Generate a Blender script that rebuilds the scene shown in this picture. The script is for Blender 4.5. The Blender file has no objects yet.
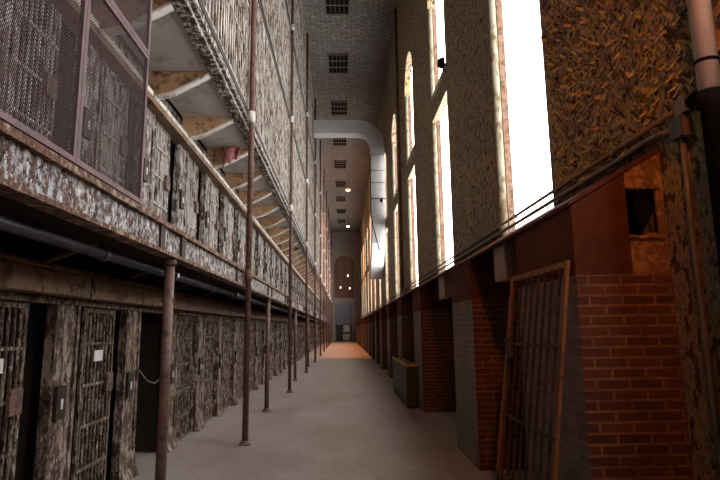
import bpy, math, random
from mathutils import Vector, Matrix
random.seed(11)
S = bpy.context.scene
COL = S.collection

# ------------------------------------------------------------------ materials
def newmat(name):
    m = bpy.data.materials.new(name); m.use_nodes = True
    nt = m.node_tree
    for n in list(nt.nodes): nt.nodes.remove(n)
    o = nt.nodes.new('ShaderNodeOutputMaterial')
    b = nt.nodes.new('ShaderNodeBsdfPrincipled')
    nt.links.new(b.outputs[0], o.inputs[0])
    return m, nt, b
def N(nt, t, **k):
    n = nt.nodes.new(t)
    for a, v in k.items(): setattr(n, a, v)
    return n
def pos(nt, sc=(1, 1, 1)):
    g = N(nt, 'ShaderNodeNewGeometry'); mp = N(nt, 'ShaderNodeMapping')
    mp.inputs['Scale'].default_value = sc
    nt.links.new(g.outputs['Position'], mp.inputs[0])
    return mp.outputs[0]
def noise(nt, v, scale, detail=6, rough=.6):
    n = N(nt, 'ShaderNodeTexNoise')
    n.inputs['Scale'].default_value = scale; n.inputs['Detail'].default_value = detail
    n.inputs['Roughness'].default_value = rough
    nt.links.new(v, n.inputs['Vector'])
    return n.outputs['Fac']
def ramp(nt, f, stops, mode='LINEAR'):
    r = N(nt, 'ShaderNodeValToRGB'); r.color_ramp.interpolation = mode
    e = r.color_ramp.elements
    while len(e) < len(stops): e.new(.5)
    for i, (p, c) in enumerate(stops):
        e[i].position = p
        e[i].color = (*c, 1) if not isinstance(c, (int, float)) else (c, c, c, 1)
    nt.links.new(f, r.inputs[0])
    return r.outputs[0]
def mix(nt, f, a, b, mode='MIX'):
    m = N(nt, 'ShaderNodeMix', data_type='RGBA', blend_type=mode)
    for sock, v in ((m.inputs[0], f), (m.inputs[6], a), (m.inputs[7], b)):
        if hasattr(v, 'is_linked'): nt.links.new(v, sock)
        elif isinstance(v, (int, float)): sock.default_value = v
        else: sock.default_value = (*v, 1)
    return m.outputs[2]
def bump(nt, b, h, st=.5, d=.02):
    n = N(nt, 'ShaderNodeBump'); n.inputs['Strength'].default_value = st; n.inputs['Distance'].default_value = d
    nt.links.new(h, n.inputs['Height']); nt.links.new(n.outputs[0], b.inputs['Normal'])
def peel(name, paints, rusts, scale=6, cover=.5, stretch=(1, 1, 1), rough=.7, soft=.045, fine=3.2, bst=.6, chips=None, spec=.3):
    """flaking paint over rust"""
    m, nt, b = newmat(name)
    v = pos(nt, stretch)
    n1 = noise(nt, v, scale, 10, .76)
    n2 = noise(nt, v, scale * fine, 5, .6)
    n3 = noise(nt, v, scale * .35, 3, .5)
    k = len(paints); pc = ramp(nt, n3, [(.33 + .34 * i / max(1, k - 1), c) for i, c in enumerate(paints)])
    k = len(rusts); rc = ramp(nt, n2, [(.3 + .4 * i / max(1, k - 1), c) for i, c in enumerate(rusts)])
    t = 1 - cover; t = .28 + t * .44
    msk = ramp(nt, n1, [(t - soft, 0.), (t + soft, 1.)])
    c = mix(nt, msk, rc, pc)
    b.inputs['Specular IOR Level'].default_value = spec
    if chips:
        n4 = noise(nt, v, scale * 1.7, 6, .7); c = mix(nt, ramp(nt, n4, [(.585, 0.), (.62, 1.)]), c, chips)
        n5 = noise(nt, v, scale * .9, 8, .7); c = mix(nt, ramp(nt, n5, [(.39, 1.), (.43, 0.)]), c, (.02, .012, .01))
    nt.links.new(c, b.inputs['Base Color']); b.inputs['Roughness'].default_value = rough
    bump(nt, b, msk, bst, .012)
    return m
def plain(name, col, rough=.5, metal=0., var=.25, scale=9, spec=.25):
    m, nt, b = newmat(name)
    n = noise(nt, pos(nt), scale, 6, .65)
    c = ramp(nt, n, [(.3, tuple(x * (1 - var) for x in col)), (.7, tuple(min(1, x * (1 + var)) for x in col))])
    nt.links.new(c, b.inputs['Base Color']); b.inputs['Roughness'].default_value = rough; b.inputs['Metallic'].default_value = metal; b.inputs['Specular IOR Level'].default_value = spec
    bump(nt, b, n, .15, .01)
    return m
def emis(name, col, st):
    m, nt, b = newmat(name)
    b.inputs['Base Color'].default_value = (.8, .8, .8, 1)
    b.inputs['Emission Color'].default_value = (*col, 1); b.inputs['Emission Strength'].default_value = st
    return m
def brick(name, c1, c2, mortar, bw=.22, bh=.075, ms=.012, dirt=(.05, .03, .02), uvx='xy', bst=.8, dcov=.35):
    m, nt, b = newmat(name)
    g = N(nt, 'ShaderNodeNewGeometry'); s = N(nt, 'ShaderNodeSeparateXYZ'); nt.links.new(g.outputs['Position'], s.inputs[0])
    cb = N(nt, 'ShaderNodeCombineXYZ')
    if uvx == 'xy':
        a = N(nt, 'ShaderNodeMath', operation='ADD'); nt.links.new(s.outputs[0], a.inputs[0]); nt.links.new(s.outputs[1], a.inputs[1])
        nt.links.new(a.outputs[0], cb.inputs[0]); nt.links.new(s.outputs[2], cb.inputs[1])
    else:
        nt.links.new(s.outputs[0], cb.inputs[0]); nt.links.new(s.outputs[1], cb.inputs[1])
    t = N(nt, 'ShaderNodeTexBrick'); nt.links.new(cb.outputs[0], t.inputs['Vector'])
    t.inputs['Scale'].default_value = 1; t.inputs['Brick Width'].default_value = bw; t.inputs['Row Height'].default_value = bh
    t.inputs['Mortar Size'].default_value = ms; t.inputs['Mortar Smooth'].default_value = .25
    t.inputs['Color1'].default_value = (*c1, 1); t.inputs['Color2'].default_value = (*c2, 1); t.inputs['Mortar'].default_value = (*mortar, 1)
    n = noise(nt, pos(nt), 5, 8, .7); msk = ramp(nt, n, [(.62 - dcov * .5, 0.), (.72, 1.)])
    c = mix(nt, msk, t.outputs['Color'], dirt)
    nt.links.new(c, b.inputs['Base Color']); b.inputs['Roughness'].default_value = .85
    inv = N(nt, 'ShaderNodeMath', operation='SUBTRACT'); inv.inputs[0].default_value = 1; nt.links.new(t.outputs['Fac'], inv.inputs[1])
    ad = N(nt, 'ShaderNodeMath', operation='MULTIPLY_ADD'); nt.links.new(n, ad.inputs[0]); ad.inputs[1].default_value = .8; nt.links.new(inv.outputs[0], ad.inputs[2])
    bump(nt, b, ad.outputs[0], bst, .01)
    return m

WHITE = [(.62, .60, .58), (.74, .74, .74), (.48, .49, .53)]
RUST = [(.030, .014, .010), (.10, .042, .022), (.22, .12, .075)]
M = {}
M['cell'] = peel('peeling cell paint', [(.27, .165, .12), (.42, .34, .29), (.22, .135, .105)], [(.022, .012, .009), (.06, .03, .02), (.13, .07, .042)], 13, .46, (1, 1, .4), chips=(.52, .47, .43))
M['cell_up'] = peel('peeling white cell paint', [(.33, .285, .245), (.52, .49, .46), (.27, .25, .245)], [(.02, .011, .008), (.07, .037, .023), (.17, .10, .065)], 16, .47, (1, 1, .35), chips=(.70, .68, .66))
M['bars'] = peel('peeling bar paint', [(.25, .175, .125), (.38, .32, .27)], [(.02, .011, .008), (.055, .027, .017), (.11, .057, .034)], 26, .46, (1, 1, .35), chips=(.6, .55, .5))
M['bars_up'] = peel('peeling pale bar paint', [(.50, .43, .36), (.66, .62, .58), (.42, .38, .36)], [(.03, .017, .012), (.12, .065, .04), (.26, .16, .1)], 18, .53, (1, 1, .16), chips=(.72, .69, .65))
M['beam'] = peel('white paint on rusty beam', [(.56, .51, .47), (.62, .62, .65), (.40, .42, .50)], [(.02, .012, .01), (.08, .036, .024), (.26, .14, .09)], 17, .46, (1, 1, .75), chips=(.72, .71, .71))
M['rustbeam'] = peel('rusty flange', [(.42, .27, .18), (.52, .40, .31)], RUST, 14, .4)
M['header'] = peel('brown duct paint', [(.25, .15, .09), (.32, .22, .155)], [(.06, .03, .018), (.2, .11, .06)], 7, .62)
M['pole'] = peel('brown red pole paint', [(.135, .068, .052), (.18, .108, .088)], [(.05, .023, .017), (.08, .037, .026)], 14, .62, rough=.5, bst=.2)
M['darksteel'] = plain('dark steel', (.035, .024, .020), .6)
M['strap'] = peel('rusty strap', [(.12, .06, .035), (.16, .09, .05)], [(.03, .015, .01), (.07, .03, .02)], 12, .5)
M['mesh'] = plain('mauve mesh paint', (.065, .036, .042), .6, 0, .3, 20)
M['meshframe'] = plain('mauve frame paint', (.13, .072, .084), .5, 0, .35, 8)
M['pipe'] = plain('galvanised pipe', (.06, .06, .066), .4, .3, .5, 7)
M['conduit'] = plain('grey conduit', (.16, .135, .12), .45, .2, .3)
M['void'] = plain('shade dark cell plaster', (.035, .028, .025), .9)  # shade inside the cell openings put into a near-black plaster colour
M['slab'] = peel('slab underside', [(.52, .49, .465), (.62, .6, .58)], [(.16, .12, .095), (.28, .23, .19)], 4, .78, soft=.12, bst=.2)
M['edge'] = peel('slab edge flakes', [(.72, .70, .66), (.80, .78, .75)], [(.03, .02, .015), (.09, .05, .035)], 16, .40)
M['ochre'] = peel('ochre bracket', [(.52, .30, .15), (.60, .40, .24)], [(.10, .05, .03), (.28, .15, .08)], 6, .62)
M['haunch'] = peel('white haunch', [(.70, .66, .60), (.8, .78, .76)], [(.18, .1, .06), (.42, .28, .17)], 9, .68)
M['pink'] = plain('faded pink sheet', (.55, .22, .22), .8)
M['brick'] = brick('red brick', (.135, .037, .017), (.06, .018, .010), (.25, .115, .05), .21, .0645, .009, dirt=(.08, .03, .018))
M['brick_grey'] = brick('grey brown brick', (.20, .145, .115), (.145, .10, .078), (.22, .18, .15), .21, .0645, .009, dirt=(.11, .082, .066), bst=.6)  # greyer, paler brick for the corridor-facing side of each pier
M['ceil'] = brick('ceiling brick', (.36, .325, .30), (.22, .20, .185), (.13, .118, .108), .40, .15, .028, (.075, .066, .062), 'plan', .6, .6)
M['endwall'] = brick('end wall brick', (.30, .275, .245), (.26, .235, .21), (.22, .2, .18), .4, .15, .01, (.2, .17, .15), bst=.3)
M['endred'] = brick('end wall red brick', (.18, .075, .055), (.12, .055, .04), (.16, .11, .09), .24, .09, .012, (.16, .08, .06))
M['steel_red'] = peel('dark red steel', [(.095, .030, .014), (.12, .040, .020)], [(.055, .018, .009), (.085, .028, .014)], 4, .6, soft=.12, rough=.85, bst=.15, spec=.1)
M['gate'] = peel('rusted gate', [(.09, .035, .02), (.13, .055, .03)], [(.03, .014, .01), (.06, .025, .016)], 12, .5)
M['gate_frame'] = peel('orange rusted gate frame', [(.27, .11, .045), (.23, .09, .035)], [(.08, .032, .017), (.16, .065, .028)], 10, .66)
M['box'] = plain('brown grey box paint', (.33, .20, .15), .5)
M['yellow'] = plain('yellow edge paint', (.50, .33, .04), .6)
M['cabinet'] = plain('dark cabinet', (.05, .045, .042), .5)
M['downpipe'] = plain('pale downpipe', (.66, .50, .42), .45, 0, .1)
M['black'] = plain('black', (.012, .011, .012), .9, spec=.0)
M['duct'] = plain('galvanised duct', (.52, .53, .56), .5, .05, .12, 2)
M['jamb'] = peel('cream jamb', [(.20, .175, .12), (.26, .24, .185)], [(.08, .05, .022), (.15, .10, .042)], 9, .6, (1, 1, .6))
M['jambr'] = peel('rusty jamb', [(.15, .08, .05), (.19, .115, .08)], [(.045, .022, .01), (.09, .05, .025)], 8, .6)
M['plate'] = plain('number plate', (.72, .72, .74), .5, 0, .1)
M['lock'] = peel('lock plate', [(.15, .085, .065), (.2, .13, .11)], [(.05, .025, .02), (.1, .05, .035)], 14, .6)
M['glass'] = emis('daylit frosted pane', (1, .965, .925), 8.5)
M['bulb'] = emis('sodium bulb', (1, .42, .12), 5)
M['bulbw'] = emis('warm white bulb', (1, .80, .5), 4)
M['lamp'] = plain('lamp enamel', (.12, .10, .09), .4)
M['doorgrey'] = plain('grey blue door', (.16, .17, .21), .5)
M['cream'] = plain('cream paper', (.36, .30, .25), .7, 0, .6, 5)
M['yellowgreen'] = plain('yellow green paint flake', (.52, .40, .13), .7, 0, .35, 14)
M['ochreflake'] = plain('ochre paint flake', (.62, .34, .11), .7, 0, .35, 14)
M['greyflake'] = plain('grey brown paint flake', (.34, .27, .24), .7, 0, .35, 14)
M['darkflake'] = plain('dark brown paint flake', (.075, .05, .035), .8, 0, .4, 14)
M['plaster'] = peel('broken plaster', [(.46, .26, .14), (.38, .2, .1)], [(.12, .06, .03), (.26, .14, .07)], 12, .5)

def wallmat():
    m, nt, b = newmat('flaking wall paint')
    v = pos(nt, (1, 1, .75))
    n1 = noise(nt, v, 10, 10, .72); n2 = noise(nt, v, 28, 6, .65); n3 = noise(nt, v, .55, 4, .55); n4 = noise(nt, v, 3.2, 6, .6)
    grey = ramp(nt, n2, [(.36, (.09, .064, .055)), (.5, (.235, .18, .16)), (.66, (.33, .26, .235))])
    yel = ramp(nt, n2, [(.34, (.10, .072, .024)), (.5, (.36, .28, .085)), (.64, (.50, .37, .13))])
    c = mix(nt, ramp(nt, n4, [(.46, 0.), (.58, 1.)]), grey, yel)
    c = mix(nt, ramp(nt, n3, [(.44, 0.), (.60, .8)]), c, grey)
    pit = ramp(nt, n1, [(.435, 1.), (.475, 0.)])
    c = mix(nt, pit, c, (.045, .03, .02))
    rim = ramp(nt, n1, [(.475, 0.), (.50, 1.), (.53, 0.)])
    c = mix(nt, rim, c, (.50, .33, .12))
    nt.links.new(c, b.inputs['Base Color']); b.inputs['Roughness'].default_value = .75
    h = N(nt, 'ShaderNodeMath', operation='MULTIPLY_ADD'); nt.links.new(n2, h.inputs[0]); h.inputs[1].default_value = .5; nt.links.new(n1, h.inputs[2])
    bump(nt, b, h.outputs[0], 1., .06)
    return m
M['wall'] = wallmat()
def floormat():
    m, nt, b = newmat('worn concrete')
    v = pos(nt, (1, .6, 1))
    n1 = noise(nt, v, 1.1, 7, .62); n2 = noise(nt, v, 14, 6, .6); n3 = noise(nt, pos(nt), 90, 2, .5)
    c = ramp(nt, n1, [(.32, (.25, .20, .178)), (.52, (.35, .295, .268)), (.7, (.42, .375, .35))])
    c = mix(nt, ramp(nt, n2, [(.35, .35), (.62, 0.)]), c, (.15, .125, .11))
    c = mix(nt, ramp(nt, n3, [(.62, 0.), (.7, .4)]), c, (.36, .33, .31))
    nt.links.new(c, b.inputs['Base Color'])
    r = ramp(nt, n1, [(.3, .42), (.7, .62)]); nt.links.new(r, b.inputs['Roughness'])
    bump(nt, b, n2, .12, .006)
    return m
M['floor'] = floormat()

# ------------------------------------------------------------------ mesh builder
class MB:
    def __init__(s): s.v = []; s.f = []; s.m = []
    def add(s, vs, fs, mi=0):
        o = len(s.v); s.v += [tuple(x) for x in vs]; s.f += [tuple(i + o for i in f) for f in fs]; s.m += [mi] * len(fs); return s
    def box(s, x0, x1, y0, y1, z0, z1, mi=0):
        vs = [(x, y, z) for z in (z0, z1) for y in (y0, y1) for x in (x0, x1)]
        return s.add(vs, [(0, 2, 3, 1), (4, 5, 7, 6), (0, 1, 5, 4), (2, 6, 7, 3), (0, 4, 6, 2), (1, 3, 7, 5)], mi)
    def tube(s, pts, r, n=10, mi=0, caps=True):
        pts = [Vector(p) for p in pts]; rs = r if isinstance(r, (list, tuple)) else [r] * len(pts)
        d = (pts[1] - pts[0]).normalized(); a = Vector((1, 0, 0)) if abs(d.x) < .9 else Vector((0, 0, 1))
        u = d.cross(a).normalized(); vs = []
        for i, p in enumerate(pts):
            if i == 0: t = pts[1] - p
            elif i == len(pts) - 1: t = p - pts[i - 1]
            else: t = (pts[i + 1] - p).normalized() + (p - pts[i - 1]).normalized()
            t.normalize(); u = (u - t * u.dot(t)).normalized(); w = t.cross(u)
            vs += [p + (u * math.cos(2 * math.pi * k / n) + w * math.sin(2 * math.pi * k / n)) * rs[i] for k in range(n)]
        fs = [(i * n + k, i * n + (k + 1) % n, (i + 1) * n + (k + 1) % n, (i + 1) * n + k) for i in range(len(pts) - 1) for k in range(n)]
        if caps: fs += [tuple(reversed(range(n))), tuple(range((len(pts) - 1) * n, len(pts) * n))]
        return s.add(vs, fs, mi)
    def bar(s, a, b, w, h, mi=0, up=(0, 0, 1)):
        a, b = Vector(a), Vector(b); d = (b - a).normalized(); u = d.cross(Vector(up)).normalized(); t = u.cross(d).normalized()
        vs = [p + u * (i * w / 2) + t * (j * h / 2) for p in (a, b) for j in (-1, 1) for i in (-1, 1)]
        return s.add(vs, [(0, 2, 3, 1), (4, 5, 7, 6), (0, 1, 5, 4), (2, 6, 7, 3), (0, 4, 6, 2), (1, 3, 7, 5)], mi)
    def prism(s, poly, axis, a, b, mi=0):
        """poly in the plane across axis; axis 'x' -> (y,z), 'y' -> (x,z), 'z' -> (x,y)"""
        def mk(p, t): return {'x': (t, p[0], p[1]), 'y': (p[0], t, p[1]), 'z': (p[0], p[1], t)}[axis]
        n = len(poly); vs = [mk(p, a) for p in poly] + [mk(p, b) for p in poly]
        fs = [(i, (i + 1) % n, n + (i + 1) % n, n + i) for i in range(n)] + [tuple(reversed(range(n))), tuple(range(n, 2 * n))]
        return s.add(vs, fs, mi)
    def build(s, name, mats, parent=None, smooth=False, off=None, fix=True):
        me = bpy.data.meshes.new(name)
        vs = s.v if off is None else [(x - off[0], y - off[1], z - off[2]) for x, y, z in s.v]
        me.from_pydata(vs, [], s.f)
        mats = mats if isinstance(mats, list) else [mats]
        for m in mats: me.materials.append(m)
        me.polygons.foreach_set('material_index', s.m)
        if fix:
            import bmesh
            bm = bmesh.new(); bm.from_mesh(me); bmesh.ops.recalc_face_normals(bm, faces=bm.faces); bm.to_mesh(me); bm.free()
        if smooth: me.polygons.foreach_set('use_smooth', [len(p.vertices) == 4 for p in me.polygons])
        me.update()
        o = bpy.data.objects.new(name, me); COL.objects.link(o)
        if parent: o.parent = parent
        if off is not None: o.location = off
        return o
def tag(o, label=None, cat=None, group=None, kind=None):
    if label: o['label'] = label
    if cat: o['category'] = cat
    if group: o['group'] = group
    if kind: o['kind'] = kind
    return o
def thing(name, loc, label, cat, group=None):
    o = bpy.data.objects.new(name, None); COL.objects.link(o); o.location = loc; o.empty_display_size = .1
    return tag(o, label, cat, group)
def struct(o, label=None, cat=None): return tag(o, label, cat, kind='structure')
def dup(root, loc, label, group=None, skip=()):
    r = root.copy(); COL.objects.link(r); r.location = loc; r['label'] = label
    if group: r['group'] = group
    elif 'group' in r: del r['group']
    for ch in list(root.children):
        if ch.name.split('.')[0] in skip: continue
        c = ch.copy(); COL.objects.link(c); c.parent = r
        for g in ch.children:
            d = g.copy(); COL.objects.link(d); d.parent = c
    return r
ONES = ['', 'first', 'second', 'third', 'fourth', 'fifth', 'sixth', 'seventh', 'eighth', 'ninth', 'tenth', 'eleventh', 'twelfth', 'thirteenth',
        'fourteenth', 'fifteenth', 'sixteenth', 'seventeenth', 'eighteenth', 'nineteenth']
TENS = {20: 'twent', 30: 'thirt', 40: 'fort'}
def ordw(n):
    if n < 20: return ONES[n]
    t = n // 10 * 10
    return TENS[t] + 'ieth' if n == t else TENS[t] + 'y-' + ONES[n - t]

# ------------------------------------------------------------------ layout numbers
XC = -2.36          # cell fronts
XG = -1.46          # gallery edge
XP = 1.48           # pier faces
XW = 2.10           # right wall face
ZT = [0, 2.42, 4.80, 7.28, 9.95, 12.4]   # tier floors
ZC = 13.4; YE = 66.0; YB = -5.0
PITCH = 1.45; NK = 42
def postY(k): return 4.50 + PITCH * k          # k from -2

# ------------------------------------------------------------------ shell
b = MB().box(-4.4, 2.6, YB - .3, YE + 3.2, -.2, 0); struct(b.build('floor', M['floor']), 'worn grey concrete corridor floor', 'floor')
b = MB().box(-4.4, 2.6, YB - .3, YE + .4, ZC, ZC + .3); struct(b.build('ceiling', M['ceil']), 'high grey brick ceiling over the corridor', 'ceiling')
b = MB().box(-4.4, 2.6, YB - .3, YB, 0, ZC); struct(b.build('wall_back', M['endwall']), 'grey wall closing the corridor behind the viewer', 'wall')

# left cell block : back wall, partitions, floors' inner slabs
for t in range(5):
    z0, z1 = ZT[t], (ZT[t + 1] if t < 5 else ZC)
    b = MB(); b.box(-4.4, -4.2, YB, YE, z0, z1)
    for k in range(-3, NK):
        y = postY(k) + .18
        if y > YE - .1: break
        b.box(-4.2, XC - .1, y - .09, y + .09, z0, z1 - .14)
    zt = z0 + 1.78
    b.box(XC - .16, XC - .04, YB, YE, zt + .0, z1 - .14)
    if t > 0: b.box(-4.2, XC - .04, YB, YE, z0 - .14, z0)
    if t == 4: b.box(-4.4, XG - .02, YB, YE, ZT[5] - .14, ZT[5])
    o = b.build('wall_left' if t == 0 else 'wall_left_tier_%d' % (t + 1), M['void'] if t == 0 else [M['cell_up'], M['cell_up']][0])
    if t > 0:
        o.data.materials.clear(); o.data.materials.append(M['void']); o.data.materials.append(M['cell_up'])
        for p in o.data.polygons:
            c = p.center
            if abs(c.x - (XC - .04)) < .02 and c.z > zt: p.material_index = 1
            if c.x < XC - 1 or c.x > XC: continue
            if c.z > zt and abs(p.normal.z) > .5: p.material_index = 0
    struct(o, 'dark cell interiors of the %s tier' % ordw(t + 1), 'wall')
b = MB().box(-4.4, XG - .5, YB, YE, ZT[5], ZC); struct(b.build('wall_left_top', M['cell_up']), 'pale wall above the top tier of cells', 'wall')

# header ledges and pipe duct above the cell doors
WT = ['', 'ground', 'second', 'third', 'fourth', 'fifth']
for t in range(5):
    z = ZT[t] + 1.78
    b = MB()
    if t == 0:
        b.box(XC - .04, XC + .06, YB, YE, z, z + .05, 1)
        b.box(XC - .04, XC + .20, YB, YE, z + .06, z + .22, 0)
        for i in range(24): b.box(XC + .19, XC + .215, YB + 1 + i * 2.9, YB + 1.06 + i * 2.9, z + .05, z + .23, 1)
        b.tube([(XC + .12, YB, z + .25), (XC + .12, YE, z + .25)], .05, 8, 0)
    else:
        b.box(XC - .04, XC + .15, YB, YE, z, z + .075, 0)
        b.box(XC - .04, XC + .03, YB, YE, z + .075, z + .13, 1)
    o = b.build('trim_%d' % (t + 1), [M['header'], M['bars']]); struct(o, 'brown header ledge over the %s tier cell doors' % WT[t + 1], 'trim')

# ------------------------------------------------------------------ cell posts and doors
H = 1.78
def make_post(mat, lockmat):
    r = thing('cell_post', (0, 0, 0), 'x', 'cell post')
    b = MB(); b.box(-.04, .03, 0, .36, 0, H)
    b.box(-.04, .045, -.02, .03, .02, H); b.box(-.04, .045, .33, .38, .02, H)
    b.build('plate', mat, r)
    b = MB(); b.prism([(-.04, 0), (.10, 0), (.06, .10), (.04, .28), (-.04, .28)], 'y', .02, .40); b.build('base', mat, r)
    b = MB(); b.box(.0305, .075, .02, .17, .86, 1.12); l = b.build('lock_box', M['darksteel'], r)
    b = MB(); b.box(.0755, .083, .08, .105, .94, 1.02); b.build('keyhole', M['plate'], l)
    b = MB()
    for y in (.405, .445): b.tube([(0, y, 0), (0, y, H)], .011, 6)
    for z in (.3, .72, 1.14, 1.55): b.box(-.008, .008, .38, .46, z, z + .03)
    b.build('side_bars', M['bars'] if mat is M['cell'] else M['bars_up'], r)
    return r
def make_door(mat, fmat, w=.66, plate=True):
    r = thing('cell_door', (0, 0, 0), 'x', 'cell door')
    b = MB(); b.box(-.012, .012, 0, .035, .03, H - .01); b.box(-.012, .012, w - .035, w, .03, H - .01)
    b.box(-.012, .012, .035, w - .035, .03, .07); b.box(-.012, .012, .035, w - .035, H - .05, H - .01); b.build('frame', fmat, r)
    b = MB(); n = 8
    for i in range(n):
        y = .035 + (w - .07) * (i + .5) / n; b.tube([(-.002, y, .06), (-.002, y, H - .04)], .0135, 6)
    b.build('bars', mat, r)
    b = MB()
    for z in (.33, .70, 1.06, 1.43): b.box(.004, .022, .02, w - .02, z, z + .026)
    b.build('cross_rails', mat, r)
    b = MB(); b.box(.0225, .05, w - .20, w - .05, .98, 1.16); b.build('lock_plate', M['lock'], r)
    if plate:
        b = MB(); b.box(.0225, .03, .20, .38, 1.28, 1.38); b.build('number_plate', M['plate'], r)
    return r
def cell_labels(n, tier, what, far):
    return '%s %s from the near end along the %s tier' % (ordw(n), what, tier)
for t in range(2):
    tier = WT[t + 1]
    mat = M['cell'] if t == 0 else M['cell_up']; bm_ = M['bars'] if t == 0 else M['bars_up']
    P0 = make_post(mat, M['lock']); D0 = make_door(bm_, bm_ if t == 0 else M['cell_up'], .66 if t == 0 else .60, plate=(t == 0))
    shift = 0 if t == 0 else .12
    np_ = nd = 0
    for k in range(-1, NK):
        y = postY(k) + shift
        if y > YE - 1: break
        if k == -1: pl = 'peeling cell post beyond the left edge of the photo, %s tier' % tier
        else: np_ += 1; pl = '%s peeling painted steel cell post from the near end, %s tier' % (ordw(np_), tier)
        g = None
        if k == -1: P = P0; P.location = (XC, y, ZT[t]); P['label'] = pl
        else: P = dup(P0, (XC, y, ZT[t]), pl, g)
        if t == 0 and k == 1: continue                       # third near cell stands open without its door
        nd += 1
        dl = '%s barred steel cell door from the near end, %s tier' % (ordw(nd), tier)
        dy = (.53 if t == 0 else .485) - (.10 if t == 0 and k == -1 else 0)
        if nd == 1: D = D0; D.location = (XC, y + dy, ZT[t]); D['label'] = dl
        else: D = dup(D0, (XC, y + dy, ZT[t]), dl, g, () if nd < 3 else ('number_plate',))
    # backing of the upper doors
# flat sheets behind the second tier bars
# ------------------------------------------------------------------ galleries
def gallery(t):
    z = ZT[t]
    r = thing('gallery_walkway', (XG, 0, z), '%s tier gallery walkway running along the cell fronts%s' % (WT[t + 1], ' on a white peeling steel beam' if t == 1 else ' with flaking slab edge'), 'walkway')
    off = (XG, 0, z)
    def put(b, n, m, par=r, label=None):
        o = b.build(n, m, par, off=off); o.location = (0, 0, 0)
        if label: o['label'] = label
        return o
    if t == 1:
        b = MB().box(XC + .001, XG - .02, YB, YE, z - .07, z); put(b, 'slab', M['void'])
        b = MB(); b.box(XG - .03, XG, YB, YE, z - .22, z - .03, 0)
        b.box(XG - .09, XG + .035, YB, YE, z - .03, z + .012, 1); b.box(XG - .09, XG + .03, YB, YE, z - .25, z - .22, 1)
        put(b, 'edge_beam', [M['beam'], M['rustbeam']], label='white peeling paint over rusty channel beam')
        for y in SPL:
            for dy in (-.28, .28):
                b = MB().box(XG + .0005, XG + .02, y + dy - .05, y + dy + .05, z - .22, z - .03); put(b, 'stiffener', M['darksteel'])
        for k in range(-2, NK):
            y = postY(k) + .9
            if y > 45: break
            b = MB().bar((XC + .22, y, z - .36), (XG - .05, y, z - .12), .05, .02); put(b, 'brace', M['strap'])
    else:
        b = MB().box(XC + .001, XG - .02, YB + .01, YE - .01, z - .12, z); put(b, 'slab', M['slab'])
        b = MB(); b.box(XG - .02, XG + .03, YB + .01, YE - .01, z - .10, z, 0 if t == 2 else 1); b.box(XG - .0, XG + .04, YB + .01, YE - .01, z, z + .075, 1)
        b.box(XG - .16, XG - .02, YB + .01, YE - .01, z - .15, z - .121, 0)
        put(b, 'edge_angle', [M['edge'], M['darksteel']])
        # haunched brackets at each cell post
        zl = z - .12
        for k in range(-2, NK):
            y = postY(k) + .28
            if y > 50: break
            if t > 2 and (t > 3 or y > 22): break
            b = MB(); x0 = XC + .001
            A = [(x0, zl - .30), (XC + .14, zl - .31), (XC + .30, zl - .27), (XG - .34, zl - .13), (XG - .165, zl - .03)]
            b.prism(A + [(XG - .165, zl - .002), (x0, zl - .002)], 'y', y, y + .06, 0)
            for i in range(1, 4):
                p, q = A[i], A[i + 1]
                b.bar((p[0], y + .035, p[1] - .012), (q[0], y + .035, q[1] - .012), .10, .026, 1)
            b.prism([(x0, zl - .47), (XC + .07, zl - .46), (XC + .11, zl - .40), (XC + .12, zl - .311), (x0, zl - .311)], 'y', y - .02, y + 1.36, 1)
            put(b, 'bracket', [M['ochre'], M['haunch']])
    return r
SPL = [4.6 + 3.1 * i for i in range(-1, 20)]
for t in range(1, 5): gallery(t)
r = thing('gallery_walkway', (XG, 0, ZT[5]), 'topmost walkway edge just below the brick ceiling', 'walkway')
b = MB().box(0, .04, YB, YE, -.14, .04); b.build('edge_angle', M['edge'], r)

# ------------------------------------------------------------------ poles
def make_pole(tall):
    r = thing('support_pole', (0, 0, 0), 'x', 'pole')
    top = ZT[5] + .9 if tall else ZT[1] - .251
    b = MB().tube([(0, 0, .02), (0, 0, top)], .043 if not tall else .042, 14); b.build('shaft', M['pole'], r, True)
    b = MB().tube([(0, 0, .0), (0, 0, .018), (0, 0, .03), (0, 0, .06)], [.085, .085, .07, .05], 18); b.build('base_flange', M['pole'], r, False)
    if tall:
        for z in (2.34, 4.74, 7.2, 9.9):
            b = MB().tube([(0, 0, z - .10), (0, 0, z + .07)], .052, 14); c = b.build('collar', M['haunch'] if z > 3 else M['pole'], r, True)
            if z < 3: b = MB().box(-.062, -.05, -.06, .06, z - .09, z + .05); b.build('bracket', M['rustbeam'], c)
    else:
        b = MB().tube([(0, 0, top - .06), (0, 0, top)], .055, 14); b.build('collar', M['pole'], r, True)
        b = MB().box(-.05, .05, -.015, .015, top - .38, top - .34); b.build('clamp', M['pole'], r)
    return r
TP = make_pole(True); SP = make_pole(False); nt_ = ns_ = 0
for i in range(0, 20):
    y = 4.7 + 3.1 * i
    if i % 2:
        nt_ += 1; lab = '%s tall rusty brown pole from the near end, rising past all the tiers' % ordw(nt_); loc = (-1.362, y, 0)
        if nt_ == 1: TP.location = loc; TP['label'] = lab
        else: dup(TP, loc, lab)
    else:
        ns_ += 1; lab = '%s short brown pole from the near end, under the second tier beam' % ordw(ns_); loc = (-1.50, y, 0)
        if ns_ == 1: SP.location = loc; SP['label'] = lab
        else: dup(SP, loc, lab)

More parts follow.
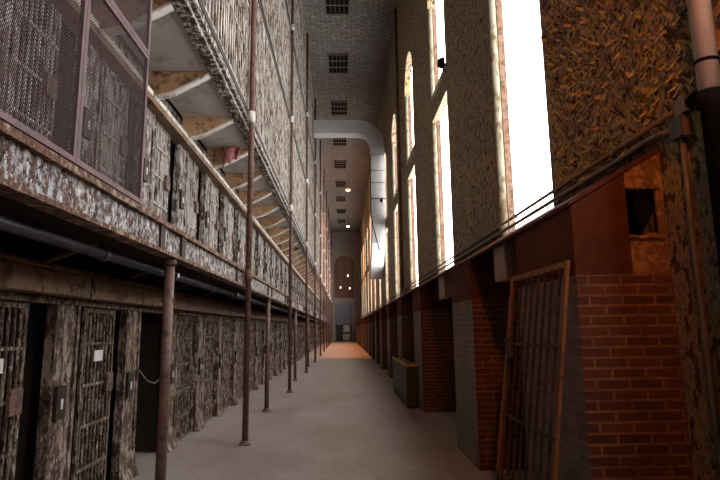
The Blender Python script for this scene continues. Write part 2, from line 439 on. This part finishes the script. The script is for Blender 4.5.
# ------------------------------------------------------------------ barred cage above the second gallery
BAY = 3.1
def make_cage(h, n=22):
    r = thing('cage_panel', (0, 0, 0), 'x', 'barred panel')
    b = MB(); b.box(-.012, .012, 0, .04, 0, h); b.box(-.012, .012, BAY - .04, BAY, 0, h)
    b.box(-.012, .012, .04, BAY - .04, 0, .05); b.box(-.012, .012, .04, BAY - .04, h - .05, h); b.build('frame', M['bars_up'], r)
    b = MB()
    for i in range(n):
        y = .04 + (BAY - .08) * (i + .5) / n; w = .019
        b.box(-w * .5, w * .5, y - w, y + w, .05, h - .05)
    b.build('bars', M['bars_up'], r)
    b = MB()
    for z in (h * .36, h * .70): b.box(.010, .022, .02, BAY - .02, z, z + .035)
    b.build('rails', M['bars_up'], r)
    return r
for t in range(2, 6):
    z0 = ZT[t] + .08; z1 = (ZT[t + 1] - .15) if t < 5 else ZC
    C0 = make_cage(z1 - z0); n = -1; i0 = {2: 0, 3: 0, 4: 2, 5: 3}[t]; made = False
    if t == 2: n = 0
    for i in range(i0, 20):
        y = 3.15 + BAY * i
        n += 1; lab = '%s pale barred cage panel from the near end, %s tier' % (ordw(n), WT[t + 1] if t < 5 else 'topmost')
        if n == 0: lab = 'pale barred cage panel above the top edge of the photo, %s tier' % (WT[t + 1] if t < 5 else 'topmost')
        loc = (XG + .02, y, z0)
        if not made: made = True; C0.location = loc; C0['label'] = lab
        else: dup(C0, loc, lab)
    # cell fronts seen through the bars on the upper tiers
    if t < 5:
        b = MB()
        for k in range(-2, NK):
            y = postY(k)
            if y > YE - 1: break
            b.box(XC - .05, XC, y, y + .42, ZT[t], ZT[t] + H); 
            for j in range(6): b.box(XC - .04, XC - .015, y + .54 + j * .11, y + .575 + j * .11, ZT[t], ZT[t] + H)
        o = b.build('wall_left_fronts_%d' % (t + 1), M['cell']); struct(o, 'pale cell fronts behind the bars of the %s tier' % WT[t + 1], 'wall')

# ------------------------------------------------------------------ mesh screens at the near end of the second gallery
def mesh_panel(y0, y1, z0, z1, label):
    r = thing('mesh_screen', (XG + .01, y0, z0), label, 'mesh screen', 'wire mesh screens on the second gallery')
    w, h = y1 - y0, z1 - z0; e = .032
    b = MB(); b.box(-.012, .012, 0, e, 0, h); b.box(-.012, .012, w - e, w, 0, h); b.box(-.012, .012, e, w - e, 0, e); b.box(-.012, .012, e, w - e, h - e, h)
    b.build('frame', M['meshframe'], r)
    b = MB(); s = .021; t = .0022
    c = -h
    while c < w:                                             # two sets of diagonal wires
        for sg in (1, -1):
            a = max(c, e * .5); d = min(c + h, w - e * .5)
            if d > a:
                if sg > 0: p, q = (0, a, a - c), (0, d, d - c)
                else: p, q = (.002, a, h - (a - c)), (.002, d, h - (d - c))
                b.bar(p, q, t * 1.6, t, 0, (1, 0, 0))
        c += s
    b.build('wire_mesh', M['mesh'], r, fix=False)
    return r
ys = [.98, 1.92, 2.86, 3.82]
nm = ['beyond the photo edge', 'leftmost in the photo', 'nearest the white post']
for i in range(3):
    mesh_panel(ys[i], ys[i + 1] - .004, 2.45, 3.58, 'mauve lower wire mesh screen on the gallery, ' + nm[i])
    mesh_panel(ys[i], ys[i + 1] - .004, 3.584, 4.64, 'mauve upper wire mesh screen under the third tier, ' + nm[i])
b = MB().bar((XG - .06, 1.55, 2.44), (XG - .06, 2.75, 3.95), .03, .09, 0, (1, 0, 0)); tag(b.build('diagonal_strut', M['meshframe']), 'dark diagonal strut behind the left mesh screen', 'strut')

# ------------------------------------------------------------------ pipes below the gallery
r = thing('service_pipe', (-1.66, 0, 2.08), 'long grey service pipe hung under the second tier gallery beam', 'pipe')
b = MB().tube([(0, YB, 0), (0, YE, 0)], .036, 12); b.build('pipe', M['pipe'], r, True)
for i in range(22):
    y = 2.2 + i * 1.55
    b = MB().tube([(0, y - .03, 0), (0, y + .03, 0)], .05, 12); cp = b.build('coupling', M['pipe'], r, True)
    if i % 2: b = MB().box(-.015, .015, y - .012, y + .012, .04, .25); b.build('hanger', M['strap'], r)
b = MB().tube([(-2.0, YB, 2.2), (-2.0, YE, 2.2)], .022, 8); tag(b.build('thin_pipe', M['darksteel'], None, True), 'thin dark pipe under the gallery floor, behind the grey service pipe', 'pipe')
b = MB().tube([(XC + .06, 6.30, 1.12), (XC + .07, 6.55, .98), (XC + .07, 6.8, .93), (XC + .06, 7.05, .97), (XC + .04, 7.41, 1.08)], .009, 6); tag(b.build('loose_cable', M['conduit'], None, True), 'loose grey cable sagging across the open doorless cell', 'cable')
# valve / sprinkler heads on the service pipe
for i, y in enumerate((5.15, 8.1, 11.3)):
    r = thing('sprinkler_head', (-1.66, y, 2.08), '%s small metal sprinkler head from the near end, on the service pipe' % ordw(i + 1), 'sprinkler', 'sprinkler heads')
    b = MB().tube([(.036, 0, 0), (.07, 0, .0), (.10, 0, -.01)], [.015, .022, .010], 8); b.build('body', M['pipe'], r)
    b = MB().tube([(.10, 0, -.01), (.106, 0, -.01)], .022, 10); b.build('deflector', M['plate'], r)
b = MB(); rows = []
for i in range(6):
    u = i / 5
    for j in range(5):
        v = j / 4; rows.append((-2.05 + .30 * u + .02 * math.sin(9 * v + u), 8.99 - .05 * math.sin(3 + 9 * u + 3 * v), 4.675 - (.40, .22, .31, .12, .26, .08)[i] * v))
f = [(i * 5 + j, i * 5 + j + 1, i * 5 + j + 6, i * 5 + j + 5) for i in range(5) for j in range(4)]
b.add(rows, f); o = b.build('torn_sheet', M['pink'], None, True)
md = o.modifiers.new('thick', 'SOLIDIFY'); md.thickness = .012
tag(o, 'faded pink torn sheet hanging from the slab under the third tier', 'sheet')

# ------------------------------------------------------------------ right wall with tall windows
WY = [(5.12 + 4.93 * i, 7.06 + 4.93 * i) for i in range(-1, 12)]
ZS, ZL0, ZL1, ZSP, TH = 2.72, 6.25, 6.72, 9.15, .55
b = MB(); prev = YB
for (a, c) in WY:
    b.box(XW, XW + TH, prev, a, 0, ZC); prev = c
b.box(XW, XW + TH, prev, YE, 0, ZC)
for (a, c) in WY:
    b.box(XW, XW + TH, a, c, 0, ZS)
    b.prism([(XW, ZL0 - .0), (XW + TH, ZL0 + .25), (XW + TH, ZL1 + .2), (XW, ZL1)], 'y', a, c)
    m_, R_ = (a + c) / 2, (c - a) / 2; n = 20
    arc = [(m_ + R_ * math.cos(math.pi * i / n), ZSP + R_ * math.sin(math.pi * i / n)) for i in range(n + 1)]
    for i in range(n):
        p, q = arc[i], arc[i + 1]
        b.prism([(p[0], p[1]), (q[0], q[1]), (q[0], ZC), (p[0], ZC)], 'x', XW, XW + TH)
struct(b.build('wall_right', M['wall']), 'tall wall of flaking yellow and grey paint with arched windows', 'wall')
for j, (a, c) in enumerate(WY):
    m_, R_ = (a + c) / 2, (c - a) / 2; xg = XW + .20
    root = bpy.data.objects.new('window_%d' % (j + 1), None); COL.objects.link(root); root.location = (xg, m_, ZS)
    lb = 'tall arched daylit window, out of frame beside the viewer' if j == 0 else '%s tall arched daylit window from the near end' % ordw(j)
    tag(root, lb, 'window', None, 'structure')
    def put(b, n, m, sm=False):
        o = b.build(n, m, root, sm, off=(xg, m_, ZS)); o.location = (0, 0, 0); return o
    b = MB().box(xg, xg + .02, a, c, ZS, ZL0 + .3); put(b, 'pane', M['glass'])
    n = 16
    poly = [(a, ZL1 - .1), (c, ZL1 - .1)] + [(m_ + R_ * math.cos(math.pi * i / n), ZSP + R_ * math.sin(math.pi * i / n)) for i in range(n + 1)]
    b = MB().prism(poly, 'x', xg, xg + .02); put(b, 'pane', M['glass'])
    for yy, sg in ((a, 1), (c, -1)):
        b = MB(); y1 = yy + sg * .09
        b.tube([(XW + .05, yy + sg * .045, ZS), (XW + .05, yy + sg * .045, ZSP)], .055, 10); put(b, 'jamb_moulding', M['jamb'], True)
        b = MB().box(XW + .11, xg - .001, min(yy, yy + sg * .07), max(yy, yy + sg * .07), ZS, ZSP); put(b, 'jamb', M['jambr'])
    b = MB().prism([(XW - .03, ZL1 + .002), (xg - .001, ZL1 + .14), (xg - .001, ZL1 + .2), (XW - .03, ZL1 + .06)], 'y', a, c); put(b, 'sill', M['wall'])

# paint flakes curling off the wall
b = MB()
def flake(y, z, s, mi):
    ang = random.gauss(-1.57 if random.random() < .6 else 1.57, .55); ca, sa = math.cos(ang), math.sin(ang); w = s * random.uniform(.3, .75); lift = s * random.uniform(.3, 1.3)
    pts = []
    for u, d in ((0, 0), (.5, .35), (1, 1)):
        for q in (-.5, .5):
            yy = u * s - s * .3; zz = q * w * (1 - .35 * u)
            pts.append((XW - .004 - lift * d * .8, y + yy * ca - zz * sa, z + yy * sa + zz * ca))
    b.add(pts, [(0, 1, 3, 2), (2, 3, 5, 4)], mi)
def clear(y, z):
    for (a, c) in WY:
        if a - .05 < y < c + .05 and ZS - .05 < z < 10.2:
            return False
    return True
for (y0, y1, z0, z1, n, s0, s1) in ((2.2, 5.1, 2.75, 6.2, 9000, .015, .058), (7.1, 10.0, 2.8, 9, 2200, .015, .045), (12.05, 15, 2.8, 11, 1600, .02, .055), (17, 20, 3, 12, 1100, .03, .08)):
    for i in range(n):
        y, z = random.uniform(y0, y1), random.uniform(z0, z1)
        if clear(y, z): flake(y, z, random.uniform(s0, s1), random.choices((0, 1, 2, 3), (.38, .22, .2, .2) if y < 6 else (.28, .12, .35, .25))[0])
o = b.build('paint_flakes', [M['yellowgreen'], M['ochreflake'], M['greyflake'], M['darkflake']], fix=False)
tag(o, 'curling yellow, ochre and grey paint flakes all over the right wall', 'paint flakes', None, 'stuff')

# ------------------------------------------------------------------ right side : steel hood on brick piers
ZB, ZH = 1.87, 2.32
PY = [(3.38, 4.55), (6.20, 7.35), (10.4, 11.5), (13.9, 15.0)] + [(17.6 + 3.6 * i, 18.7 + 3.6 * i) for i in range(13)]
XR = 1.76
for i, (a, c) in enumerate(PY):
    r = thing('brick_pier', (XP, a, 0), '%s red brick pier from the near end, under the steel hood' % ordw(i + 1) if i else 'nearest red brick pier, with a square hole in its steel cap', 'pier')
    def put(b, n, m, lab=None):
        o = b.build(n, m, r, off=(XP, a, 0)); o.location = (0, 0, 0)
        if lab: o['label'] = lab
        return o
    if i == 0:
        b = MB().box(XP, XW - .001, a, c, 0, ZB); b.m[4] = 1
        put(b, 'shaft', [M['brick'], M['brick_grey']])
        # end plate with a hole : X 1.80..2.0, Z 2.10..2.40
        hx0, hx1, hz0, hz1 = 1.85, 2.05, 2.12, 2.43
        b = MB(); y1 = a + .02
        b.box(XP, hx0, a, y1, ZB, ZH)
        b.prism([(XP, ZH), (hx0, ZH), (hx0, ZH + .22)], 'y', a, y1)
        b.box(hx0, hx1, a, y1, ZB, hz0, 1); b.prism([(hx0, hz1), (hx1, hz1), (hx1, ZH + .34), (hx0, ZH + .22)], 'y', a, y1, 1)
        b.prism([(hx1, ZB), (XW - .001, ZB), (XW - .001, ZH + .37), (hx1, ZH + .34)], 'y', a, y1, 1)
        b.box(XP, XP + .02, y1, c, ZB, ZH); b.box(XP, XW - .001, c - .02, c, ZB, ZH)
        put(b, 'end_plate', [M['steel_red'], M['plaster']])
        b = MB().box(hx0 - .02, XW - .002, a + .35, a + .36, ZB, ZH + .2); put(b, 'recess', M['black'])
        def jag(p, q, n, w0, w1):
            p, q = Vector(p), Vector(q); d = (q - p).normalized(); nn = Vector((-d.y, d.x))
            L = [p + (q - p) * i / n for i in range(n + 1)]
            poly = [tuple(v + nn * random.uniform(w0, w1)) for v in L] + [tuple(v - nn * random.uniform(w0 * .3, w1 * .5)) for v in reversed(L)]
            put(MB().prism(poly, 'y', a - .02, a - .0005), 'broken_rim', M['plaster'])
        jag((hx0 - .01, hz1 + .01), (hx1 + .03, hz1 + .01), 12, .01, .035)
        jag((hx0 - .01, hz0 - .01), (hx1 + .02, hz0 - .01), 12, .005, .03)
    else:
        b = MB().box(XP, XW - .001, a, c, 0, ZB); b.m[4] = 1; put(b, 'shaft', [M['brick'], M['brick_grey']])
        b = MB().box(XP - .004, XW - .001, a - .004, c + .004, ZB + .0005, ZH); put(b, 'steel_cap', M['steel_red'])
# recessed panels and sloped hood
r = thing('steel_hood', (XP, 0, ZH), 'long dark red steel hood sloping from the wall over the brick piers', 'hood')
def puth(b, n, m):
    o = b.build(n, m, r, off=(XP, 0, ZH)); o.location = (0, 0, 0); return o
b = MB(); b.prism([(XP - .015, ZH + .001), (XW - .001, ZH + .37), (XW - .001, ZH + .40), (XP - .015, ZH + .028)], 'y', 3.37, YE - .01); puth(b, 'sloped_top', M['steel_red'])
for i in range(len(PY) - 1):
    b = MB().box(XR, XR + .02, PY[i][1] + .005, PY[i + 1][0] - .005, 2.04, ZH + .16); puth(b, 'face_panel', M['steel_red'])
# brick infill between piers, set back
for i in range(len(PY) - 1):
    pass
# wall boxes
for i, (y0, y1) in enumerate(((5.02, 5.42), (8.14, 8.62))):
    r = thing('junction_box', (1.54, y0, 2.0), ['brown grey steel box hung under the hood above the leaning gate', 'brown grey steel box hung under the hood beyond the second brick pier'][i], 'box', None)
    b = MB().box(0, .22, 0, y1 - y0, 0, .34); b.build('body', M['box'], r)
    b = MB().box(-.008, -.0005, .02, y1 - y0 - .02, .02, .32); b.build('cover', M['box'], r)
    b = MB().tube([(.11, .18, 0), (.11, .18, -.22)], .03, 8); b.build('stub_pipe', M['black'], r)
    b = MB().box(.06, .2201, .08, .12, -.03, -.001); b.build('flange', M['steel_red'], r)

# leaning barred gate
r = thing('barred_gate', (0, 0, 0), 'rusty barred steel gate with orange frame leaning against the nearest brick pier', 'gate')
gy0, gy1, gt = 3.42, 4.60, 1.97
def gx(z): return 1.19 + (1.455 - 1.19) * z / gt
b = MB()
for y in (gy0 + .02, gy1 - .02): b.bar((gx(0), y, 0), (gx(gt), y, gt), .045, .02, 0, (1, 0, 0))
b.bar((gx(gt) - .0, gy0, gt - .02), (gx(gt), gy1, gt - .02), .02, .04); b.bar((gx(.03), gy0, .03), (gx(.03), gy1, .03), .02, .04)
b.build('frame', M['gate_frame'], r)
b = MB()
for i in range(8):
    y = gy0 + .06 + (gy1 - gy0 - .12) * (i + .5) / 8; b.tube([(gx(.04), y, .04), (gx(gt - .03), y, gt - .03)], .0095, 6)
b.build('bars', M['gate'], r)
for z in (.42, .86, 1.42):
    b = MB().bar((gx(z) - .012, gy0 + .01, z), (gx(z) - .012, gy1 - .01, z), .012, .02); b.build('cross_rail', M['gate'], r)
b = MB().box(gx(1.38) - .035, gx(1.38) - .013, gy1 - .22, gy1 - .06, 1.30, 1.46); b.build('lock_plate', M['gate'], r)

# dark cabinet with yellow edge
r = thing('radiator_cabinet', (1.24, 10.95, 0), 'low dark cabinet with a yellow painted top edge beside the third pier', 'cabinet')
b = MB().box(0, .235, 0, 3.0, .03, .80); b.build('body', M['cabinet'], r)
for i in range(5):
    b = MB().box(-.012, -.0005, .05 + i * .59, .59 + i * .59, .08, .76); b.build('side_panel', M['cabinet'], r)
b = MB(); b.box(-.02, .235, -.02, .02, .801, .845); b.box(-.02, .02, .02, 3.0, .801, .845); b.build('top_edge', M['yellow'], r)
b = MB().box(.02, .235, .02, 3.0, .801, .815); b.build('top', M['cabinet'], r)
b = MB().box(.02, .215, .02, 2.98, 0, .03); b.build('plinth', M['black'], r)

# conduits and junction boxes at the foot of the right wall
r = thing('wall_conduit', (XW, 0, 2.8), 'long upper grey conduit along the wall just above the steel hood', 'conduit')
b = MB().tube([(-.03, 3.09, .06), (-.03, 60, .06)], .017, 8); b.build('tube', M['conduit'], r, True)
for y in (3.9, 5.0, 6.3, 7.6, 9.2): b = MB().box(-.05, -.0005, y - .015, y + .015, .035, .085); b.build('clip', M['conduit'], r)
r = thing('wall_conduit', (XW, 0, 2.7), 'lower grey conduit that bends down the wall beside the nearest pier', 'conduit')
b = MB().tube([(-.03, 60, .07), (-.03, 3.72, .07), (-.03, 3.5, .085), (-.03, 3.3, .075), (-.03, 3.145, .04)], .02, 8); b.build('tube', M['conduit'], r, True)
b = MB().tube([(-.03, 3.08, -.03), (-.03, 3.09, -.5), (-.03, 3.08, -1.2), (-.03, 3.07, -2.4)], .017, 8); b.build('drop_tube', M['conduit'], r, True)
r = thing('conduit_box', (XW, 3.08, 2.73), 'small grey conduit box where the conduit turns down', 'conduit box')
b = MB().box(-.06, -.0005, -.06, .065, -.06, .07); b.build('body', M['conduit'], r); b = MB().box(-.066, -.0605, -.055, .06, -.055, .065); b.build('cover', M['pipe'], r)
r = thing('conduit_box', (XW, 3.03, 2.86), 'small pale conduit elbow box at the end of the upper conduit', 'conduit box')
b = MB().box(-.055, -.0005, -.04, .06, -.05, .05); b.build('body', M['conduit'], r); b = MB().tube([(-.03, -.04, 0), (-.03, -.22, .03)], .025, 8); b.build('nipple', M['black'], r, True)
# downpipe
r = thing('downpipe', (1.96, 2.65, 0), 'pale orange lit downpipe with black lower length at the right edge', 'pipe')
b = MB().tube([(0, 0, 2.77), (0, 0, 7)], .056, 18); b.build('upper_pipe', M['downpipe'], r, True)
b = MB().tube([(0, 0, .0), (0, 0, 2.68), (0, 0, 2.69), (0, 0, 2.77)], [.056, .056, .07, .07], 18); b.build('lower_pipe', M['black'], r, True, )
b = MB().tube([(0, 0, 2.93), (0, 0, 2.948)], .061, 18); b.build('band', M['black'], r, True)
b = MB().box(-.01, 0.139, -.012, .012, 2.93, 2.947); b.build('wall_bracket', M['black'], r)
# vertical drain pipe beyond the second window
b = MB().tube([(XW - .06, 18.6, 2.9), (XW - .06, 18.6, ZC)], .05, 10); tag(b.build('drain_pipe', M['jambr'], None, True), 'thin brown drain pipe running up the wall beyond the third window', 'pipe')
# floodlights
def floodlight(x, y, z, label):
    r = thing('floodlight', (x, y, z), label, 'floodlight'); r.scale = (.6, .6, .6)
    b = MB().prism([(-.10, -.10), (.10, -.14), (.10, .14), (-.10, .10)], 'y', -.14, .14); b.build('housing', M['black'], r)
    b = MB().box(.101, .108, -.12, .12, -.12, .12); b.build('lens', M['plate'], r)
    b = MB().tube([(0, 0, -.1), (.06, 0, -.26), (.16, 0, -.30)], .018, 8); b.build('arm', M['black'], r)
    return r
floodlight(1.98, 9.98, 6.75, 'small black floodlight on the sill between the panes of the second window')
floodlight(1.85, 25.1, 7.6, 'small black floodlight on the bracket under the galvanised duct')

# ------------------------------------------------------------------ galvanised duct
r = thing('air_duct', (0, 25.6, 0), 'large pale galvanised air duct bending down the right wall from the ceiling', 'duct')
def sweep(path, hw, name, y0, y1, mat=M['duct']):
    b = MB(); L = []; 
    for i, p in enumerate(path):
        p = Vector(p); q0 = Vector(path[max(0, i - 1)]); q1 = Vector(path[min(len(path) - 1, i + 1)]); t = (q1 - q0).normalized(); nrm = Vector((t.y, -t.x))
        L.append((p + nrm * hw, p - nrm * hw))
    for i in range(len(L) - 1):
        b.prism([tuple(L[i][0]), tuple(L[i + 1][0]), tuple(L[i + 1][1]), tuple(L[i][1])], 'y', y0, y1)
    return b.build(name, mat, r)
zt = 11.35; R_ = .95; xv = 1.72; hw = .34
path = [(-1.40, zt)] + [(xv - R_ + R_ * math.sin(a * math.pi / 20), zt - R_ + R_ * math.cos(a * math.pi / 20)) for a in range(0, 11)]
o = sweep(path, hw, 'elbow', -.33, .33)
o = sweep([(xv, zt - R_), (xv, 7.75)], hw - .004, 'riser', -.33, .33)
for z in (9.9, 9.1, 8.5): b = MB().box(xv - hw - .015, xv + hw + .012, -.345, .345, z, z + .03); b.build('seam', M['conduit'], r)
o = sweep([(xv, 7.75), (xv, 6.9), (xv + .0, 6.5)], hw - .01, 'lower_riser', -.33, .33)
b = MB(); prof = [(-.33, 6.5), (.33, 6.5), (1.5, 5.3), (2.6, 4.6), (2.6, 4.1), (1.2, 4.6), (-.1, 5.6)]
b.prism(prof, 'x', xv - hw + .03, xv + hw - .03); b.build('offset_boot', M['duct'], r)
b = MB().box(xv - hw - .02, XW - .001, -.36, .36, 7.70, 7.75); b.build('support_bracket', M['jambr'], r)
b = MB().tube([(xv - hw - .03, -.36, 9.9), (xv - hw - .03, -.36, 6.9), (xv - hw + .1, -.36, 6.2), (xv, -.5, 5.2)], .025, 6); b.build('cable', M['black'], r)

# ------------------------------------------------------------------ ceiling grilles
def make_vent():
    r = thing('ceiling_vent', (0, 0, 0), 'x', 'vent')
    b = MB().box(-.42, .42, -.85, .85, -.03, -.001); b.build('backing', M['black'], r)
    b = MB(); b.box(-.47, .47, -.92, -.85, -.06, -.0); b.box(-.47, .47, .85, .92, -.06, 0); b.box(-.47, -.42, -.85, .85, -.06, 0); b.box(.42, .47, -.85, .85, -.06, 0); b.build('frame', M['lamp'], r)
    b = MB()
    for y in (-.3, .3): b.box(-.42, .42, y - .022, y + .022, -.055, -.031)
    for i in range(4): x = -.25 + i * .167; b.box(x - .008, x + .008, -.85, .85, -.05, -.031)
    b.build('grille_bars', M['conduit'], r)
    return r
V0 = make_vent(); vy = [18.0, 22.8, 27.8, 32.9, 37.9, 43.3, 48.5, 53.8, 59.0]
for i, y in enumerate(vy):
    lab = '%s dark barred ceiling vent from the near end' % ordw(i + 1); loc = (-.14, y, ZC - .0005)
    if i == 0: V0.location = loc; V0['label'] = lab
    else: dup(V0, loc, lab)
# ------------------------------------------------------------------ hanging lamps
def make_lamp(x, y, z, label, mat, top):
    r = thing('hanging_lamp', (x, y, z), label, 'lamp')
    b = MB().tube([(0, 0, .12), (0, 0, top - z)], .012, 6); b.build('stem', M['lamp'], r)
    b = MB().tube([(0, 0, -.02), (0, 0, .08), (0, 0, .16)], [.26, .12, .05], 16, caps=False); b.build('shade', M['lamp'], r)
    b = MB().tube([(0, 0, -.12), (0, 0, -.08), (0, 0, .0), (0, 0, .06)], [.06, .14, .15, .06], 14); b.build('bulb', mat, r, True)
    return r
make_lamp(.42, 39.5, 11.9, 'nearer glowing orange lamp hanging from the brick ceiling', M['bulb'], ZC)
make_lamp(.54, 54.0, 11.9, 'farther small glowing lamp hanging from the brick ceiling', M['bulbw'], ZC)
for i, (x, z, y, nm_) in enumerate(((-.3, 6.1, 60, 'left of three small glowing reflection spots'), (.52, 7.4, 60, 'upper of three small glowing reflection spots'), (.72, 6.0, 60, 'lower right of three small glowing reflection spots'))):
    r = thing('reflection_globe', (x, y, z), nm_ + ' before the end wall window', 'lamp', 'small reflection spots by the end wall')
    b = MB().tube([(0, 0, -.1), (0, 0, -.05), (0, 0, .05), (0, 0, .1)], [.03, .07, .07, .03], 10); b.build('globe', M['bulbw'], r, True)  # glowing globes and cords added to stand in for lamp reflections
    b = MB().tube([(0, 0, .1), (0, 0, ZC - z)], .01, 5); b.build('cord', M['lamp'], r)

# ------------------------------------------------------------------ far end wall
b = MB(); dx0, dx1, dz = -.95, 1.05, 4.6
b.box(-4.4, dx0, YE, YE + .4, 0, ZC); b.box(dx1, 2.6, YE, YE + .4, 0, ZC); b.box(dx0, dx1, YE, YE + .4, dz, ZC)
struct(b.build('wall_far', M['endwall']), 'grey end wall with an arched brick panel over a tall doorway', 'wall')
b = MB(); n = 18; cx, R1, zs = .15, 1.25, 9.2
poly = [(cx - R1, 5.3), (cx + R1, 5.3)] + [(cx + R1 * math.cos(math.pi * i / n), zs + R1 * math.sin(math.pi * i / n)) for i in range(n + 1)]
b.prism(poly, 'y', YE - .03, YE - .001); o = b.build('trim_6', M['endred']); struct(o, 'red brick infill of the arch in the end wall', 'trim')
b = MB()
for i in range(n):
    a0, a1 = math.pi * i / n, math.pi * (i + 1) / n
    b.prism([(cx + r_ * math.cos(a), zs + r_ * math.sin(a)) for r_, a in ((R1, a0), (R1 + .3, a0), (R1 + .3, a1), (R1, a1))], 'y', YE - .1, YE - .001)
b.box(cx - R1 - .3, cx - R1, YE - .1, YE - .001, 5.3, zs); b.box(cx + R1, cx + R1 + .3, YE - .1, YE - .001, 5.3, zs)
o = b.build('trim_7', M['endwall']); struct(o, 'grey stone arch surround on the end wall', 'trim')
r = bpy.data.objects.new('door_1', None); COL.objects.link(r); r.location = (0, YE, 0); tag(r, 'tall grey doorway panel in the end wall', 'door', None, 'structure')
b = MB().box(dx0, dx1, .1, .16, 2.1, dz); b.build('transom_panel', M['doorgrey'], r)
b = MB(); b.box(dx0, dx0 + .08, .02, .2, 0, dz); b.box(dx1 - .08, dx1, .02, .2, 0, dz); b.box(dx0, dx1, .02, .2, 2.02, 2.12); b.build('frame', M['lamp'], r)
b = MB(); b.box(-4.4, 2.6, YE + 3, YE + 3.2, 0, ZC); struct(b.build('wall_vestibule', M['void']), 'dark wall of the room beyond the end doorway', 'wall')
# poster boards and a chair beyond the doorway
r = thing('display_board', (.35, YE + .9, 0), 'cream poster board seen through the end doorway', 'board')
b = MB().box(-.42, .42, 0, .04, .25, .95); b.build('lower_sheet', M['cream'], r)
b = MB().box(-.36, .40, 0, .04, 1.15, 2.0); b.build('upper_sheet', M['cream'], r)
b = MB(); b.box(-.44, -.40, .045, .08, 0, 2.05); b.box(.40, .44, .045, .08, 0, 2.05); b.box(-.44, .44, .041, .08, 1.02, 1.08); b.build('stand', M['black'], r)

# ------------------------------------------------------------------ lights
def point(x, y, z, col, e, r=.15):
    l = bpy.data.lights.new('lamp_glow', 'POINT'); l.energy = e; l.color = col; l.shadow_soft_size = r
    o = bpy.data.objects.new('lamp_glow', l); COL.objects.link(o); o.location = (x, y, z); return o
def spot(x, y, z, col, e, ang, bl=.35):
    l = bpy.data.lights.new('lamp_glow', 'SPOT'); l.energy = e; l.color = col; l.shadow_soft_size = .14; l.spot_size = math.radians(ang); l.spot_blend = bl
    o = bpy.data.objects.new('lamp_glow', l); COL.objects.link(o); o.location = (x, y, z)
spot(.42, 39.5, 11.75, (1, .32, .09), 5500, 88)
spot(.54, 54.0, 11.75, (1, .36, .11), 5000, 88)
point(.42, 39.5, 11.7, (1, .45, .15), 120)
point(.54, 54, 11.7, (1, .6, .3), 80)
point(.35, YE + .3, 3.0, (1, .8, .65), 30)
def spot_to(x, y, z, tx, ty, tz, col, e, ang, bl):
    l = bpy.data.lights.new('lamp_glow', 'SPOT'); l.energy = e; l.color = col; l.shadow_soft_size = .1; l.spot_size = math.radians(ang); l.spot_blend = bl
    o = bpy.data.objects.new('lamp_glow', l); COL.objects.link(o); o.location = (x, y, z)
    o.rotation_euler = Vector((tx - x, ty - y, tz - z)).to_track_quat('-Z', 'Y').to_euler()
spot_to(.7, .2, 5.0, 2.0, 4.0, 3.4, (1, .28, .045), 310, 80, 1.0)
point(1.25, .9, 1.1, (1, .28, .05), 9, .1)
w = bpy.data.worlds.new('World'); S.world = w; w.use_nodes = True
w.node_tree.nodes['Background'].inputs[0].default_value = (.75, .85, 1, 1); w.node_tree.nodes['Background'].inputs[1].default_value = 1.0

# ------------------------------------------------------------------ camera
cam = bpy.data.cameras.new('camera'); co = bpy.data.objects.new('camera', cam); COL.objects.link(co)
psi, th, ro = .0322168, .1629528, -.01278784
fw = Vector((math.sin(psi) * math.cos(th), math.cos(psi) * math.cos(th), math.sin(th)))
rt = Vector((math.cos(psi), -math.sin(psi), 0)); up = rt.cross(fw)
c, s = math.cos(ro), math.sin(ro)
rt, up = c * rt + s * up, c * up - s * rt
co.matrix_world = Matrix(((rt.x, up.x, -fw.x, 0), (rt.y, up.y, -fw.y, 0), (rt.z, up.z, -fw.z, 1.55), (0, 0, 0, 1)))
cam.sensor_width = 36; cam.lens = 27; cam.clip_start = .02; cam.clip_end = 300
S.camera = co
S.view_settings.view_transform = 'Standard'; S.view_settings.look = 'None'; S.view_settings.gamma = 1; S.view_settings.exposure = 0.0
S.view_settings.use_curve_mapping = False
